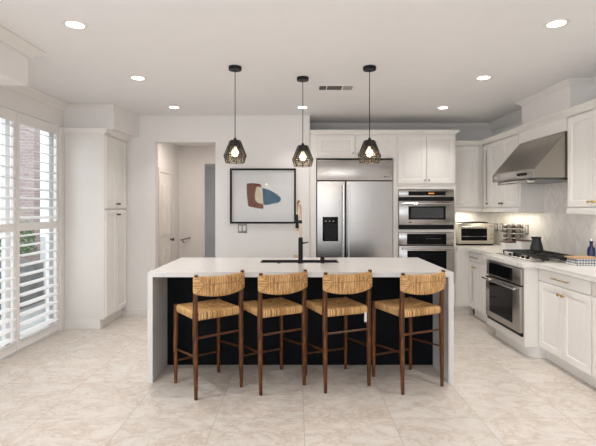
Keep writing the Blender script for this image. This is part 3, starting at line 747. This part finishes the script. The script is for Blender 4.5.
b = N()
for i in range(5): box(b, -4.95, 6.7-.28*i, -.02, -4.0, 6.98-.28*i, .62-.13*i, .01)
tag(link('stone_planter', b, mat('grey_stone', (.22, .22, .21, 1), .9, var=.2), smooth=0), 'grey stepped stone planter outside below the shrub', 'planter')

# ---------------------------------------------------------------- cooktop and counter things
t = thing('gas_cooktop', 'stainless gas cooktop with black cast-iron grates on the right worktop', 'cooktop', (2.335, 5.13, .92), -PI/2)
CL, CD = .86, .50
link('steel_tray', box(N(), 0, 0, 0, CL, CD, .012, .004), STEEL, t)
for gi in range(3):
    b = N(); x0 = .02+gi*.275; x1 = x0+.27; zg = .052; y0, y1 = .075, CD-.02; r = .0055
    for y in (y0, (y0+y1)/2, y1): box(b, x0, y-r, zg-.012, x1, y+r, zg)
    for x in (x0+r, (x0+x1)/2, x1-r): box(b, x-r, y0, zg-.012, x+r, y1, zg)
    for x in (x0+r, x1-r):
        for y in (y0, y1): box(b, x-r, y-r, .012, x+r, y+r, zg)
    link('grate', b, IRON, t, 0)
for x, y, r in ((.155, .17, .042), (.155, .37, .035), (.43, .27, .055), (.705, .17, .035), (.705, .37, .042)):
    link('burner', lathe(N(), [(r*1.25, .012), (r*1.2, .02), (r, .022), (r, .03), (r*.8, .034)], (x, y, 0), 20), IRON, t)
for i in range(5): link('knob', lathe(N(), [(.015, .012), (.014, .03), (.010, .034)], (.25+.09*i, .04, 0), 14), BLACK, t)

t = thing('toaster_oven', 'silver countertop toaster oven in the back corner of the worktop', 'toaster oven', (2.545, 6.22, .92))
hw = .255
link('body', box(N(), -hw, 0, .022, hw, .28, .315, .012), mat('toaster_silver', (.50, .46, .40, 1), .32, .8), t)
d = link('door', box(N(), -hw+.015, -.014, .05, hw-.085, 0, .285, .004), mat('toaster_door', (.54, .50, .44, 1), .32, .8), t)
link('window', box(N(), -hw+.04, -.017, .07, hw-.105, -.014, .242), GLASSBLK, d)
link('rack', box(N(), -hw+.05, -.0185, .125, hw-.115, -.017, .133), STEELV, d)
handle_bar(d, -hw+.04, hw-.11, .262, -.014, .007)
link('feet', box(N(), -hw+.01, .01, 0, hw-.01, .27, .022), BLACK, t)
p = link('tray', box(N(), -hw+.06, .02, .315, hw-.08, .26, .33, .003), BLACK, t)
for z in (.10, .16, .22): link('knob', lathe(N(), [(.016, 0), (.016, -.014), (.012, -.02)], (hw-.04, 0, z), 14, 'y'), STEELV, t)
link('display', box(N(), hw-.07, -.003, .255, hw-.012, 0, .29), GREYPL, t)

t = thing('spice_rack', 'revolving steel spice rack of lidded jars behind the white canisters', 'spice rack', (2.775, 5.62, .92))
link('base', lathe(N(), [(.11, 0), (.11, .02), (.095, .025)]), STEELV, t)
link('post', lathe(N(), [(.012, .025), (.012, .335), (.03, .337), (.03, .345)], n=12), STEELV, t)
LIDG = mat('jar_lid', (.20, .18, .16, 1), .4, .6)
jm = mat('spice_jar_glass', (.10, .065, .045, 1), .15, var=.6, scale=25)
jar = None
for l in range(5):
    for q in range(7):
        a = 2*PI*q/7+.26; z = .058+l*.06
        b = N(); lathe(b, [(.024, 0), (.026, .01), (.026, .045), (.02, .055)], (0, 0, 0), 12)
        lid = N(); lathe(lid, [(.025, .055), (.025, .078), (.02, .082)], (0, 0, 0), 12)
        rot = Matrix.Rotation(a, 4, 'Z') @ Matrix.Translation((.035, 0, z)) @ Matrix.Rotation(math.radians(90), 4, 'Y')
        for bb in (b, lid): bmesh.ops.transform(bb, matrix=rot, verts=bb.verts)
        j = link('jar', b, jm, t); link('lid', lid, LIDG, j)
def canister(x, y, w, h, lab):
    t = thing('canister', lab, 'canister', (x, y, .92), 0, 'white canisters')
    link('body', rbox(N(), w/2, w/2, h/2, .012, 8, 8, 8, None, (0, 0, h/2)), mat('white_ceramic', (.80, .79, .77, 1), .2, var=.01), t)
    link('lid', box(N(), -w/2-.002, -w/2-.002, h, w/2+.002, w/2+.002, h+.013, .003), LIDW, t)
canister(2.615, 5.42, .135, .11, 'low white canister with dark lid beside the toaster oven')
canister(2.745, 5.30, .135, .135, 'white canister with dark lid between spice rack and black coffee pot')
t = thing('coffee_pot', 'small charcoal coffee pot standing on the far burner of the cooktop', 'pot', (2.715, 4.965, .9725))
link('body', lathe(N(), [(.064, 0), (.068, .006), (.066, .03), (.052, .09), (.045, .125), (.048, .150), (.050, .155), (.045, .152), (.040, .12), (.05, .02)], n=28), CLAY, t)
link('lid', lathe(N(), [(.044, .146), (.040, .154), (.012, .157), (.010, .160)], n=20), CLAY, t)
link('spout', prism(N(), [(-.045, .145), (-.064, .158), (-.045, .120)], -.012, .012, 'y'), CLAY, t)
t = thing('oil_bottle', 'cobalt blue glass oil bottle with steel pourer behind the cutting board', 'bottle', (2.868, 4.275, .92))
link('body', lathe(N(), [(.028, 0), (.033, .005), (.033, .12), (.030, .145), (.015, .165), (.013, .20), (.016, .205), (.016, .212), (.012, .213)], n=24), BLUE, t)
link('pourer', tube(N(), [(0, 0, .212), (0, 0, .235), (-.008, .0, .252)], [.009, .005, .0035], 8), STEELV, t)
t = thing('gingham_towel', 'folded blue and white checked towel on the worktop under the wooden board', 'towel', (2.70, 4.135, .92))
for i in range(3): link('fold', rbox(N(), .115-.003*i, .082, .0105, .009, 10, 8, 4, lambda p: (p.x+.0015*math.sin(p.y*60), p.y, p.z), (0, 0, .0105+.0208*i)), GINGHAM, t)
b = rbox(N(), .125, .085, .007, .006, 12, 8, 2, None, (0, 0, .0075))
tag(link('cutting_board', b, BOARD, loc=(2.695, 4.14, .984)), 'thin wooden cutting board lying on the checked towel', 'cutting board')
